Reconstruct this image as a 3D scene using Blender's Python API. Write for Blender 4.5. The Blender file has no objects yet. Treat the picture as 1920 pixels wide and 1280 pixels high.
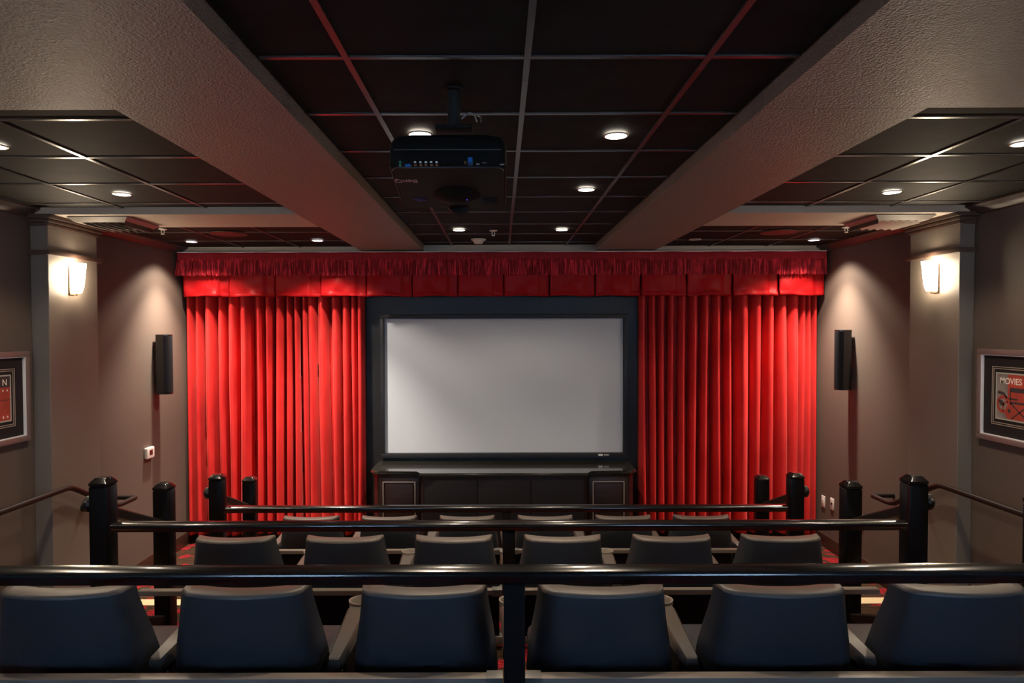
import bpy, bmesh, math, random
from mathutils import Vector, Matrix
random.seed(7)
S = bpy.context.scene
C = bpy.context.scene.collection
PI = math.pi
ZC = 2.33                       # eye height above the lowest floor
F = 1300.0                      # focal length in pixels of the 1920 wide frame

# ------------------------------------------------------------------ camera
PITCH = math.radians(1.4)
cam = bpy.data.objects.new('camera', bpy.data.cameras.new('camera'))
C.objects.link(cam)
cam.location = (0, 0, ZC)
cam.rotation_euler = (Matrix.Rotation(PI/2 - PITCH, 3, 'X') @ Matrix.Rotation(-0.0026, 3, 'Z')).to_euler()
cam.data.sensor_width = 36
cam.data.lens = F*36/1920
cam.data.shift_x = 21/1920
cam.data.shift_y = (F*math.tan(PITCH) - 20)/1920
cam.data.clip_start = 0.05
S.camera = cam
# ------------------------------------------------------------------ world, exposure
W = bpy.data.worlds.new('World'); S.world = W; W.use_nodes = True
W.node_tree.nodes['Background'].inputs[0].default_value = (1.0, 0.9, 0.8, 1)
W.node_tree.nodes['Background'].inputs[1].default_value = 0.003
S.view_settings.view_transform = 'Standard'
S.view_settings.look = 'None'
S.view_settings.exposure = 0.0
S.view_settings.gamma = 1.0
S.view_settings.use_curve_mapping = False
try:
    S.cycles.use_denoising = True
    S.cycles.sample_clamp_indirect = 3.0
    S.cycles.max_bounces = 8
except Exception:
    pass
WARM = (1.0, 0.80, 0.60)
def area(name, loc, rot, sx, sy, energy, color):
    l = bpy.data.lights.new(name, 'AREA'); l.shape = 'RECTANGLE'; l.size = sx; l.size_y = sy
    l.energy = energy; l.color = color
    o = bpy.data.objects.new(name, l); o.location = loc; o.rotation_euler = rot; C.objects.link(o); return o
# cool light assumed from the blue chair sheen, outside two assumed rear windows
for sx in (-1, 1):
    area('assumed_cool_light', (0.04 + sx*1.95, -2.15, ZC - 0.05), (PI/2, 0, 0), 1.1, 1.2, 60.0, (0.42, 0.66, 1.0))

# ------------------------------------------------------------------ materials
def sock(n, *names):
    for k in names:
        if k in n.inputs: return n.inputs[k]
def mat(name, col, rough=0.5, spec=0.5, metal=0.0, coat=0.0, coat_rough=0.05, sheen=0.0, sheen_col=None,
        emit=None, emit_s=0.0, bump=None, vary=None, aniso=None):
    m = bpy.data.materials.new(name); m.use_nodes = True
    nt = m.node_tree; b = nt.nodes['Principled BSDF']
    b.inputs['Base Color'].default_value = (*col, 1)
    b.inputs['Roughness'].default_value = rough
    sock(b, 'Specular IOR Level', 'Specular').default_value = spec
    b.inputs['Metallic'].default_value = metal
    sock(b, 'Coat Weight', 'Clearcoat').default_value = coat
    sock(b, 'Coat Roughness', 'Clearcoat Roughness').default_value = coat_rough
    if sheen:
        sock(b, 'Sheen Weight', 'Sheen').default_value = sheen
        b.inputs['Sheen Roughness'].default_value = 0.4
        if sheen_col: b.inputs['Sheen Tint'].default_value = (*sheen_col, 1)
    if emit:
        b.inputs['Emission Color'].default_value = (*emit, 1)
        b.inputs['Emission Strength'].default_value = emit_s
    tc = None
    if bump or vary:
        tc = nt.nodes.new('ShaderNodeTexCoord')
    if vary:        # (second colour, scale, (sx,sy,sz), contrast lo, hi)
        c2, sc, st, lo, hi = vary
        mp = nt.nodes.new('ShaderNodeMapping'); mp.inputs['Scale'].default_value = st
        nz = nt.nodes.new('ShaderNodeTexNoise'); nz.inputs['Scale'].default_value = sc; nz.inputs['Detail'].default_value = 5
        rp = nt.nodes.new('ShaderNodeValToRGB')
        rp.color_ramp.elements[0].position = lo; rp.color_ramp.elements[1].position = hi
        rp.color_ramp.elements[0].color = (*col, 1); rp.color_ramp.elements[1].color = (*c2, 1)
        nt.links.new(tc.outputs['Object'], mp.inputs[0]); nt.links.new(mp.outputs[0], nz.inputs['Vector'])
        nt.links.new(nz.outputs[0], rp.inputs[0]); nt.links.new(rp.outputs[0], b.inputs['Base Color'])
    if bump:        # (scale, strength, distance, (sx,sy,sz))
        sc, stg, dist, st = bump
        mp = nt.nodes.new('ShaderNodeMapping'); mp.inputs['Scale'].default_value = st
        nz = nt.nodes.new('ShaderNodeTexNoise'); nz.inputs['Scale'].default_value = sc; nz.inputs['Detail'].default_value = 3
        bp = nt.nodes.new('ShaderNodeBump'); bp.inputs['Strength'].default_value = stg; bp.inputs['Distance'].default_value = dist
        nt.links.new(tc.outputs['Object'], mp.inputs[0]); nt.links.new(mp.outputs[0], nz.inputs['Vector'])
        nt.links.new(nz.outputs[0], bp.inputs['Height']); nt.links.new(bp.outputs[0], b.inputs['Normal'])
    return m

def carpet_mat():
    m = bpy.data.materials.new('patterned_carpet'); m.use_nodes = True
    nt = m.node_tree; b = nt.nodes['Principled BSDF']; b.inputs['Roughness'].default_value = 0.95
    sock(b, 'Specular IOR Level', 'Specular').default_value = 0.1
    tc = nt.nodes.new('ShaderNodeTexCoord')
    wv = nt.nodes.new('ShaderNodeTexWave'); wv.bands_direction = 'Y'; wv.inputs['Scale'].default_value = 9
    wv.inputs['Distortion'].default_value = 6; wv.inputs['Detail'].default_value = 2; wv.inputs['Detail Scale'].default_value = 2.5
    vo = nt.nodes.new('ShaderNodeTexVoronoi'); vo.inputs['Scale'].default_value = 7.5
    n2 = nt.nodes.new('ShaderNodeTexNoise'); n2.inputs['Scale'].default_value = 9; n2.inputs['Detail'].default_value = 3
    ad = nt.nodes.new('ShaderNodeMath'); ad.operation = 'ADD'
    for n in (wv, vo, n2): nt.links.new(tc.outputs['Object'], n.inputs['Vector'])
    nt.links.new(vo.outputs['Distance'], ad.inputs[0]); nt.links.new(n2.outputs[0], ad.inputs[1])
    r1 = nt.nodes.new('ShaderNodeValToRGB'); r1.color_ramp.interpolation = 'LINEAR'
    e = r1.color_ramp.elements; e[0].position = 0.80; e[0].color = (0.30, 0.016, 0.024, 1); e[1].position = 0.90; e[1].color = (0.060, 0.032, 0.018, 1)
    nt.links.new(ad.outputs[0], r1.inputs[0])
    mx = nt.nodes.new('ShaderNodeMixRGB'); mx.blend_type = 'MULTIPLY'; mx.inputs[0].default_value = 0.6
    nt.links.new(r1.outputs[0], mx.inputs[1]); nt.links.new(wv.outputs['Color'], mx.inputs[2])
    nt.links.new(mx.outputs[0], b.inputs['Base Color'])
    return m

M = {}
M['wall'] = mat('taupe_wall_paint', (0.120, 0.092, 0.076), 0.62, 0.3, bump=(160, 0.12, 0.004, (1, 1, 1)))
M['beam'] = mat('textured_plaster', (0.27, 0.22, 0.18), 0.42, 0.55, bump=(115, 1.0, 0.013, (1, 1, 1)))
M['soffit'] = mat('soffit_paint', (0.52, 0.45, 0.38), 0.6, 0.3, bump=(120, 0.15, 0.004, (1, 1, 1)))
M['pilaster'] = mat('pilaster_paint', (0.165, 0.142, 0.120), 0.5, 0.35, bump=(60, 0.12, 0.006, (1, 1, 1)))
M['crown'] = mat('dark_brown_moulding', (0.070, 0.043, 0.034), 0.38, 0.3)
M['base'] = mat('brown_baseboard', (0.045, 0.020, 0.014), 0.35, 0.5)
M['tile'] = mat('black_ceiling_tile', (0.016, 0.014, 0.0125), 0.70, 0.10, vary=((0.024, 0.021, 0.019), 6, (1, 1, 1), 0.35, 0.7), bump=(40, 0.08, 0.003, (1, 1, 1)))
M['tee'] = mat('black_ceiling_grid', (0.085, 0.072, 0.068), 0.25, 0.7)
M['carpet'] = carpet_mat()
M['riser'] = M['carpet']
M['nosing'] = mat('cream_nosing', (0.78, 0.62, 0.36), 0.5)
M['black_wall'] = mat('black_stage_wall', (0.014, 0.0135, 0.013), 0.45, 0.35)
M['velvet'] = mat('red_velvet', (0.60, 0.026, 0.024), 0.62, 0.2, sheen=0.25, sheen_col=(1.0, 0.25, 0.22),
                  vary=((0.48, 0.014, 0.016), 3.0, (2.5, 1, 0.8), 0.42, 0.70))
M['satin'] = mat('red_satin', (0.34, 0.006, 0.008), 0.42, 0.09, bump=(7, 0.35, 0.03, (1.2, 1, 0.6)))
M['fringe'] = mat('crimson_fringe', (0.26, 0.010, 0.018), 0.45, 0.3, vary=((0.85, 0.05, 0.075), 7, (9, 1, 1.0), 0.46, 0.62))  # paler noise streaks paint highlights onto the strands
M['heading'] = mat('crimson_heading', (0.34, 0.014, 0.024), 0.5, 0.3)
M['screen'] = mat('grey_white_screen', (0.60, 0.66, 0.76), 0.6, 0.2)
M['black_felt'] = mat('black_felt_frame', (0.012, 0.013, 0.018), 0.55, 0.4)
M['black_gloss'] = mat('black_lacquer', (0.006, 0.0055, 0.006), 0.20, 0.5, coat=0.6, coat_rough=0.08)
M['post'] = mat('black_post_lacquer', (0.004, 0.0036, 0.004), 0.28, 0.18, coat=0.10, coat_rough=0.1)
M['panel'] = mat('black_panel', (0.007, 0.006, 0.006), 0.5, 0.06)
M['strip'] = mat('satin_wood_strip', (0.24, 0.205, 0.175), 0.35, 0.5)
M['espresso'] = mat('espresso_wood', (0.018, 0.010, 0.009), 0.33, 0.5, vary=((0.028, 0.014, 0.012), 5, (1, 1, 12), 0.4, 0.7))
M['bead'] = mat('pale_bead', (0.26, 0.22, 0.20), 0.35, 0.5)  # bead paler than the door wood
M['stone'] = mat('dark_polished_top', (0.022, 0.022, 0.020), 0.10, 0.6, coat=0.5)
M['speaker_cloth'] = mat('black_fabric_panel', (0.011, 0.010, 0.013), 0.85, 0.2)
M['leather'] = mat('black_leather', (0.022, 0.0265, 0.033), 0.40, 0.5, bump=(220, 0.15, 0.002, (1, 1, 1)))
M['leather_top'] = mat('highlit_leather_top', (0.085, 0.070, 0.060), 0.45, 0.5, bump=(220, 0.15, 0.002, (1, 1, 1)))  # downlight glow on the chair tops painted in as paler leather
M['arm'] = mat('highlit_arm_leather', (0.075, 0.064, 0.056), 0.38, 0.5)  # tan base colour carries the lamp highlights on the arms
M['rim'] = mat('cup_rim', (0.42, 0.38, 0.34), 0.3, 0.5, metal=0.6)
M['dark_metal'] = mat('dark_metal', (0.03, 0.03, 0.032), 0.35, 0.5, metal=0.7)
M['plate_metal'] = mat('grey_metal', (0.20, 0.20, 0.19), 0.4, 0.5, metal=0.3)
M['handrail'] = mat('dark_brown_handrail', (0.014, 0.010, 0.009), 0.45, 0.25)
M['white'] = mat('white_plastic', (0.75, 0.70, 0.66), 0.4)
M['white_metal'] = mat('white_painted_metal', (0.72, 0.68, 0.62), 0.4)
M['vent'] = mat('painted_vent', (0.30, 0.27, 0.24), 0.35, 0.5)
M['vent_dark'] = mat('vent_dark_side', (0.055, 0.02, 0.02), 0.4)
M['lens'] = mat('lamp_lens', (1, 1, 1), 0.4, emit=(1.0, 0.90, 0.76), emit_s=22.0)
M['lens_far'] = mat('cool_lamp_lens', (1, 1, 1), 0.4, emit=(0.95, 0.93, 1.0), emit_s=7.0)
M['lens_off'] = mat('unlit_lens', (0.20, 0.18, 0.17), 0.3)
M['shade'] = mat('lit_sconce_glass', (1, 0.95, 0.85), 0.3, emit=(1.0, 0.80, 0.56), emit_s=90.0)
M['bronze'] = mat('bronze', (0.16, 0.11, 0.075), 0.35, 0.5, metal=0.6)
M['proj'] = mat('black_projector_plastic', (0.008, 0.006, 0.005), 0.6, 0.15)
M['proj_under'] = mat('maroon_black_plastic', (0.014, 0.006, 0.006), 0.42, 0.3)
M['silver'] = mat('silver_connector', (0.6, 0.58, 0.52), 0.25, 0.5, metal=0.9)
M['green'] = mat('green_jack', (0.10, 0.42, 0.24), 0.4)
M['blue'] = mat('blue_plug', (0.02, 0.16, 0.48), 0.4)
M['purple'] = mat('purple_window', (0.05, 0.02, 0.12), 0.15)
M['led'] = mat('blue_led', (0.1, 0.05, 1), 0.4, emit=(0.15, 0.08, 1.0), emit_s=2.5)
M['logo_copper'] = mat('copper_letters', (0.75, 0.36, 0.26), 0.4, 0.5)
M['grey_cable'] = mat('grey_cable', (0.30, 0.28, 0.27), 0.4)
M['lcd'] = mat('dark_red_display', (0.09, 0.02, 0.02), 0.2)
M['frame'] = mat('mauve_brown_frame', (0.20, 0.135, 0.13), 0.35, 0.5)
M['lip'] = mat('sheen_white_lip', (0.85, 0.88, 0.95), 0.3, 0.6)  # cool reflection from the assumed windows on the frame edge put into the base colour
M['mat_board'] = mat('black_mat_board', (0.020, 0.017, 0.018), 0.7, 0.2)
M['fillet'] = mat('champagne_fillet', (0.40, 0.33, 0.27), 0.4)
M['fillet_pale'] = mat('sage_fillet', (0.42, 0.43, 0.38), 0.4)
M['print_red'] = mat('print_red', (0.48, 0.060, 0.035), 0.6, vary=((0.36, 0.05, 0.03), 8, (1, 1, 1), 0.4, 0.6))
M['print_grey'] = mat('print_grey', (0.20, 0.17, 0.165), 0.6, vary=((0.30, 0.26, 0.25), 14, (1, 1, 1), 0.4, 0.6))
M['print_dark'] = mat('print_dark', (0.045, 0.035, 0.04), 0.6)
M['print_cream'] = mat('print_cream', (0.90, 0.84, 0.76), 0.6)
M['speaker_red'] = mat('ceiling_speaker_grille', (0.055, 0.022, 0.020), 0.5)
M['logo_white'] = mat('white_mark', (0.75, 0.78, 0.80), 0.4)
M['glass'] = mat('window_glass', (1, 1, 1), 0.0)
_b = M['glass'].node_tree.nodes['Principled BSDF']; sock(_b, 'Transmission Weight', 'Transmission').default_value = 1.0
_b.inputs['IOR'].default_value = 1.02

# ------------------------------------------------------------------ mesh helpers
def new(): return bmesh.new()
def box(bm, x0, x1, y0, y1, z0, z1, bev=0.0, seg=2, mi=0):
    r = bmesh.ops.create_cube(bm, size=1.0)
    vs = r['verts']
    for v in vs:
        v.co = Vector((x0 + (v.co.x+.5)*(x1-x0), y0 + (v.co.y+.5)*(y1-y0), z0 + (v.co.z+.5)*(z1-z0)))
    fs = {f for v in vs for f in v.link_faces}
    for f in fs: f.material_index = mi
    if bev > 0:
        es = list({e for v in vs for e in v.link_edges})
        bmesh.ops.bevel(bm, geom=es, offset=bev, segments=seg, affect='EDGES', profile=0.6)
    return vs
def ring_loft(bm, rings, cap0=True, cap1=True, closed=True, mi=0):
    vr = [[bm.verts.new(p) for p in r] for r in rings]
    n = len(vr[0])
    for a, b in zip(vr[:-1], vr[1:]):
        for i in range(n if closed else n-1):
            j = (i+1) % n
            f = bm.faces.new((a[i], a[j], b[j], b[i])); f.material_index = mi
    if cap0: bm.faces.new(list(reversed(vr[0]))).material_index = mi
    if cap1: bm.faces.new(vr[-1]).material_index = mi
    return vr
def tube(bm, pts, r, n=10, mi=0):
    pts = [Vector(p) for p in pts]; rings = []
    up = None
    for i, p in enumerate(pts):
        d = (pts[min(i+1, len(pts)-1)] - pts[max(i-1, 0)]).normalized()
        if up is None:
            up = Vector((0, 0, 1)) if abs(d.z) < 0.9 else Vector((0, 1, 0))
        a = d.cross(up).normalized(); b = a.cross(d).normalized()
        up = b
        rad = r[i] if isinstance(r, (list, tuple)) else r
        rings.append([p + a*rad*math.cos(2*PI*k/n) + b*rad*math.sin(2*PI*k/n) for k in range(n)])
    ring_loft(bm, rings, mi=mi)
def lathe(bm, prof, c=(0, 0, 0), axis='Z', n=24, caps=True, mi=0):
    c = Vector(c); rings = []
    for rr, h in prof:
        ring = []
        for k in range(n):
            a = 2*PI*k/n; u, v = rr*math.cos(a), rr*math.sin(a)
            p = {'Z': (u, v, h), 'Y': (u, h, v), 'X': (h, u, v)}[axis]
            ring.append(c + Vector(p))
        rings.append(ring)
    ring_loft(bm, rings, cap0=caps, cap1=caps, mi=mi)
def prism(bm, prof, axis, a, b, mi=0):
    """closed 2-D profile extruded along an axis from a to b; prof in the two other axes"""
    def P(u, v, t): return {'X': (t, u, v), 'Y': (u, t, v), 'Z': (u, v, t)}[axis]
    ring_loft(bm, [[P(u, v, a) for u, v in prof], [P(u, v, b) for u, v in prof]], mi=mi)
def obj(name, bm, m, parent=None, smooth=35, kind=None, label=None, loc=None):
    bmesh.ops.recalc_face_normals(bm, faces=bm.faces)
    me = bpy.data.meshes.new(name); bm.to_mesh(me); bm.free()
    for mm in (m if isinstance(m, (list, tuple)) else [m]): me.materials.append(mm)
    if smooth:
        for p in me.polygons: p.use_smooth = True
        try: me.set_sharp_from_angle(angle=math.radians(smooth))
        except Exception: pass
    o = bpy.data.objects.new(name, me); C.objects.link(o)
    if parent: o.parent = parent
    if kind: o['kind'] = kind
    if label: o['label'] = label
    if loc: o.location = loc
    return o
def share(name, src, parent, loc):
    o = bpy.data.objects.new(name, src.data); C.objects.link(o); o.parent = parent; o.location = loc; return o
def tag(o, label, cat, group=None):
    o['label'] = label; o['category'] = cat
    if group: o['group'] = group
    return o
def thing(name, label, cat, loc=(0, 0, 0), rot=(0, 0, 0), group=None):
    o = bpy.data.objects.new(name, None); C.objects.link(o)
    o.location = loc; o.rotation_euler = rot; o.empty_display_size = 0.1
    return tag(o, label, cat, group)
def struct(name, bm, m, parent=None, smooth=35):
    o = obj(name, bm, m, parent, smooth)
    if not parent: o['kind'] = 'structure'
    return o
def copy_thing(root, loc, rot=None):
    r = root.copy(); C.objects.link(r); r.location = loc
    if rot is not None: r.rotation_euler = rot
    for ch in root.children:
        c = ch.copy(); C.objects.link(c); c.parent = r
        for g in ch.children:
            d = g.copy(); C.objects.link(d); d.parent = c
    return r
def text_mesh(name, txt, size, m, parent, mtx, extrude=0.0008, width=None):
    cu = bpy.data.curves.new(name, 'FONT'); cu.body = txt; cu.size = size; cu.extrude = extrude
    cu.offset = size*.012; cu.align_x = 'CENTER'; cu.align_y = 'CENTER'
    t = bpy.data.objects.new(name + '_tmp', cu); C.objects.link(t)
    dg = bpy.context.evaluated_depsgraph_get()
    me = bpy.data.meshes.new_from_object(t.evaluated_get(dg))
    bpy.data.objects.remove(t, do_unlink=True)
    if width:
        xs = [v.co.x for v in me.vertices]; k = width/(max(xs)-min(xs))
        for v in me.vertices: v.co.x *= k
    me.transform(mtx)
    me.materials.clear(); me.materials.append(m)
    o = bpy.data.objects.new(name, me); C.objects.link(o); o.parent = parent
    return o

# ------------------------------------------------------------------ room dimensions (z given relative to the eye, then lifted by ZC)
XL, XR = -3.45, 3.48                 # side walls
PL, PR = -3.32, 3.37                 # faces of the pilasters
PY0, PY1 = 5.10, 5.72                # pilasters and cross beam
YF, YB = 7.74, -2.0                  # front and back walls
ZT = ZC + 0.92                       # tray tiles
ZS = ZC + 0.905                      # side tiles
ZB = ZC + 0.857                      # underside of beams and soffits
YSO = 7.48                           # face of the soffit over the stage
BLo, BLi, BRi, BRo = -1.49, -0.825, 1.016, 1.658
CY0 = 2.70                           # near edge of the side coffers
Z2, Z3, Z4 = ZC-2.02, ZC-1.735, ZC-1.45
E2, E3, E4 = 5.17, 3.66, 2.14        # platform edges in the aisles
RY = [5.28, 3.76, 2.25]              # rails behind rows 1, 2, 3
CX = 0.04
ZTOP = ZC + 1.10

# floor and platforms
bm = new(); box(bm, XL-.1, XR+.1, YB-.1, YF+.1, -0.12, 0.0); floor = struct('floor', bm, M['carpet'])
def platform(e, ry, z0, z1):
    bm = new()
    box(bm, CX-2.28, CX+2.28, YB, ry+.09, z0, z1)
    box(bm, XL, CX-2.28, YB, e, z0, z1, bev=0)
    box(bm, CX+2.28, XR, YB, e, z0, z1, bev=0)
    struct('platform', bm, M['carpet'], floor, 0)
    for a, b in ((XL, CX-2.285), (CX+2.285, XR)):
        bm = new(); box(bm, a+.02, b-.02, e-.10, e+.012, z1-.03, z1+.004, bev=.003); struct('nosing_strip', bm, M['nosing'], floor)
        bm = new(); zz = (z0+z1)/2
        box(bm, a, b, e, e+.34, z0, zz, bev=.012); struct('step', bm, M['carpet'], floor)
platform(E2, RY[0], 0.0, Z2)
platform(E3, RY[1], Z2, Z3)
platform(E4, RY[2], Z3, Z4)

# walls
bm = new(); box(bm, XL-.1, XL, YB-.1, YF+.1, 0, ZTOP); wl = struct('wall_left', bm, M['wall'])
bm = new(); box(bm, XR, XR+.1, YB-.1, YF+.1, 0, ZTOP); wr = struct('wall_right', bm, M['wall'])
bm = new(); box(bm, XL, XR, YF, YF+.1, 0, ZTOP); struct('wall_front', bm, M['black_wall'])
# rear wall with two tall assumed windows, unseen, added to admit the cool light
bm = new()
wz0, wz1 = ZC-0.70, ZC+0.60
edges = [XL, CX-2.5, CX-1.4, CX+1.4, CX+2.5, XR]
for i in range(5):
    if i in (1, 3):
        box(bm, edges[i], edges[i+1], YB-.1, YB, 0, wz0); box(bm, edges[i], edges[i+1], YB-.1, YB, wz1, ZTOP)
    else:
        box(bm, edges[i], edges[i+1], YB-.1, YB, 0, ZTOP)
struct('wall_back', bm, M['wall'])
for n, (a, b) in enumerate(((edges[1], edges[2]), (edges[3], edges[4]))):
    bm = new()
    for x0, x1, z0, z1 in ((a, a+.05, wz0, wz1), (b-.05, b, wz0, wz1), (a+.05, b-.05, wz0, wz0+.05), (a+.05, b-.05, wz1-.05, wz1)):
        box(bm, x0, x1, YB-.09, YB-.01, z0, z1, bev=.005)
    w = struct('window_%d' % (n+1), bm, M['white_metal'])
    bm = new(); box(bm, a+.05, b-.05, YB-.055, YB-.05, wz0+.05, wz1-.05); obj('pane', bm, M['glass'], w)

# pilasters with a band and a two-step crown of their own
for side, X0, X1, w in ((-1, XL, PL, wl), (1, PR, XR, wr)):
    bm = new(); box(bm, X0, X1, PY0, PY1, 0, ZB, bev=.004, seg=1); struct('pilaster', bm, M['pilaster'], w)
    bm = new(); box(bm, X0, X1, 2.08, CY0, 0, ZB, bev=.004, seg=1); struct('pilaster', bm, M['pilaster'], w)  # unseen near pilaster, assumed, carries the assumed sconce
    bm = new(); p = .030
    a, b = (X0, X1+p) if side < 0 else (X0-p, X1)
    box(bm, a, b, PY0-p, PY1+p, ZC+.566, ZC+.602, bev=.005); struct('pilaster_band', bm, M['crown'], w)
    for p, z0, z1 in ((.018, ZC+.776, ZC+.800), (.034, ZC+.803, ZC+.826), (.055, ZC+.829, ZB+.001)):
        bm = new()
        a, b = (X0, X1+p) if side < 0 else (X0-p, X1)
        box(bm, a, b, PY0-p, PY1+p, z0, z1, bev=.006); struct('pilaster_crown', bm, M['crown'], w)

# crown mouldings along the side walls
def crown(x, s, y0, y1, zt):
    prof = [(x, zt), (x+s*.085, zt), (x+s*.085, zt-.014), (x+s*.055, zt-.030), (x+s*.030, zt-.050), (x+s*.022, zt-.064), (x, zt-.070)]
    bm = new(); prism(bm, prof, 'Y', y0, y1); return bm
n = 1
for x, s in ((XL, 1), (XR, -1)):
    for y0, y1, zt in ((CY0, PY0, ZS), (PY1, YSO, ZS), (YB, CY0, ZB)):
        struct('trim_%d' % n, crown(x, s, y0, y1, zt), M['crown']); n += 1
# baseboards follow the stepped floor
for nm, x, s in (('baseboard_left', XL, 1), ('baseboard_right', XR, -1)):
    bm = new()
    for y0, y1, z in ((PY1, YF, 0.0), (E3+.34, PY0, Z2), (E4+.34, E3, Z3), (YB, E4, Z4)):
        a, b = sorted((x, x+s*.018)); box(bm, a, b, y0, y1, z, z+.14, bev=.004)
    px = PL if s > 0 else PR
    a, b = sorted((px, px+s*.018)); box(bm, a, b, PY0, PY1, 0, .16, bev=.004)
    struct(nm, bm, M['base'])

# ceiling: slab, beams, soffits, grid and single tiles
bm = new(); box(bm, XL-.1, XR+.1, YB-.1, YF+.1, ZTOP, ZTOP+.1); ceiling = struct('ceiling', bm, M['soffit'])
for a, b in ((BLo, BLi), (BRi, BRo)):
    bm = new(); box(bm, a, b, CY0, YSO, ZB, ZTOP, bev=.004, seg=1); struct('beam', bm, M['beam'], ceiling)
for a, b in ((XL, BLi), (BRi, XR)):
    bm = new(); box(bm, a, b, YB, CY0, ZB, ZTOP); struct('lowered_soffit', bm, M['beam'], ceiling)
for a, b in ((XL, BLo), (BRo, XR)):
    bm = new(); box(bm, a, b, PY0-.01, PY1, ZB, ZTOP); struct('cross_beam', bm, M['soffit'], ceiling)
bm = new(); box(bm, XL, XR, YSO, YF, ZB, ZTOP); struct('stage_soffit', bm, M['soffit'], ceiling)

def coffer(x0, x1, y0, y1, xs, ys, zt):
    """lay-in tiles as single parts between the grid lines, tees below the tiles' edges"""
    gx = [x0] + [x for x in xs if x0+.03 < x < x1-.03] + [x1]
    gy = [y0] + [y for y in ys if y0+.03 < y < y1-.03] + [y1]
    cache = {}
    for i in range(len(gx)-1):
        for j in range(len(gy)-1):
            w, d = gx[i+1]-gx[i], gy[j+1]-gy[j]
            key = (round(w, 3), round(d, 3))
            if key not in cache:
                bm = new(); box(bm, -w/2+.006, w/2-.006, -d/2+.006, d/2-.006, 0, .018, bev=.004, seg=1)
                o = obj('ceiling_tile', bm, M['tile'], ceiling, loc=(gx[i]+w/2, gy[j]+d/2, zt+.003)); cache[key] = o
            else:
                share('ceiling_tile', cache[key], ceiling, (gx[i]+w/2, gy[j]+d/2, zt+.003))
    for x in gx[1:-1]:
        bm = new(); box(bm, x-.011, x+.011, y0, y1, zt-.004, zt+.030); obj('grid_tee', bm, M['tee'], ceiling, 0)
    for y in gy[1:-1]:
        for i in range(len(gx)-1):
            bm = new(); a = gx[i]+.0115; b = gx[i+1]-.0115
            box(bm, a, b, y-.011, y+.011, zt-.003, zt+.029); obj('grid_tee', bm, M['tee'], ceiling, 0)
DY = .02
ty = [2.336+DY + .6075*k for k in range(-7, 10)]
coffer(BLi, BRi, YB, YSO, [.092-.61, .092, .092+.61], ty, ZT)
sy = [2.958+DY + .645*k for k in range(0, 4)]
fy = [6.36, 6.97]
coffer(XL, BLo, CY0, PY0-.01, [-3.37, -2.765, -2.153], sy, ZS)
coffer(BRo, XR, CY0, PY0-.01, [2.24, 2.855], sy, ZS)
coffer(XL, BLo, PY1, YSO, [-3.37, -2.765, -2.153], fy, ZS)
coffer(BRo, XR, PY1, YSO, [2.24, 2.855], fy, ZS)

# ------------------------------------------------------------------ stage: curtains, valance, screen, cabinet
def px2x(px, Y): return (px-939)*Y/F
def curtain(name, label, valleys_px, Y, seed, d0, d1):   # hollows widened between d0 and d1 to shape the shade in there
    rnd = random.Random(seed)
    v = [px2x(p, Y) for p in valleys_px]
    x0, x1 = v[0], v[-1]
    z1, z0 = ZC+.50, ZC-2.235
    NX, NZ = 520, 36
    ph = [rnd.uniform(0, 6.28) for _ in v]; amp = [rnd.uniform(.75, 1.2) for _ in v]
    dr = [rnd.uniform(-1, 1) for _ in v]; dr[0] = dr[-1] = 0
    sub = [rnd.uniform(-1, 1) for _ in v]; gap = [rnd.choice((.40, .5, .58)) if d0 < x < d1 else rnd.choice((.12, .2, .3, .4)) for x in valleys_px]
    bm = new(); rows = []
    for j in range(NZ+1):
        t = j/NZ; z = z1 + (z0-z1)*t
        vv = [x + (dr[i]*.022*t + .006*math.sin(ph[i]+4*t)*(0 < i < len(v)-1)) for i, x in enumerate(v)]
        row = []; k = 0
        for i in range(NX+1):
            x = x0 + (x1-x0)*i/NX
            while k < len(vv)-2 and x > vv[k+1]: k += 1
            w = vv[k+1]-vv[k]; u = min(max((x-vv[k])/w, 0), 1)
            A = min(.195, .115 + .62*w*amp[k])*(.92+.08*t)
            g0, g1 = gap[k], gap[k+1]; uu = min(max((u-g0*.5)/(1-g0*.5-g1*.5), 0), 1)
            d = A*(math.sin(PI*uu)**.45)
            if w > .13:
                d -= .016*(.5-.5*math.cos(4*PI*u))*(1+.6*sub[k])*(.4+.6*t) 
            d += .006*math.sin(9*x+3*t+ph[k])*t
            hz = z + (.015*math.sin(5.5*x+seed) + .010*math.sin(PI*u))*(1 if j == NZ else 0)
            row.append(bm.verts.new((x, Y+.05-d, hz)))
        rows.append(row)
    for a, b in zip(rows[:-1], rows[1:]):
        for i in range(NX): bm.faces.new((a[i], a[i+1], b[i+1], b[i]))
    o = obj(name, bm, M['velvet'], smooth=180)
    m = o.modifiers.new('thick', 'SOLIDIFY'); m.thickness = .006; m.offset = -1
    return tag(o, label, 'curtain', 'stage curtains')
VL = [355, 371, 384, 413, 431, 452, 480, 500, 517, 538, 552, 567, 580, 596, 622, 641, 660, 672, 684]
VR = [1198, 1211, 1229, 1247, 1266, 1287, 1308, 1331, 1352, 1372, 1401, 1427, 1448, 1472, 1496, 1506, 1516, 1527]
YCUR = 7.65
curtain('stage_curtain', 'bright red velvet curtain nearest the thermostat, spotlit across its whole width', VL, YCUR, 3, 470, 570)
curtain('stage_curtain', 'red velvet curtain beside the wall outlets, its inner half in deep shade', VR, YCUR, 11, 1205, 1400)

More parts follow.
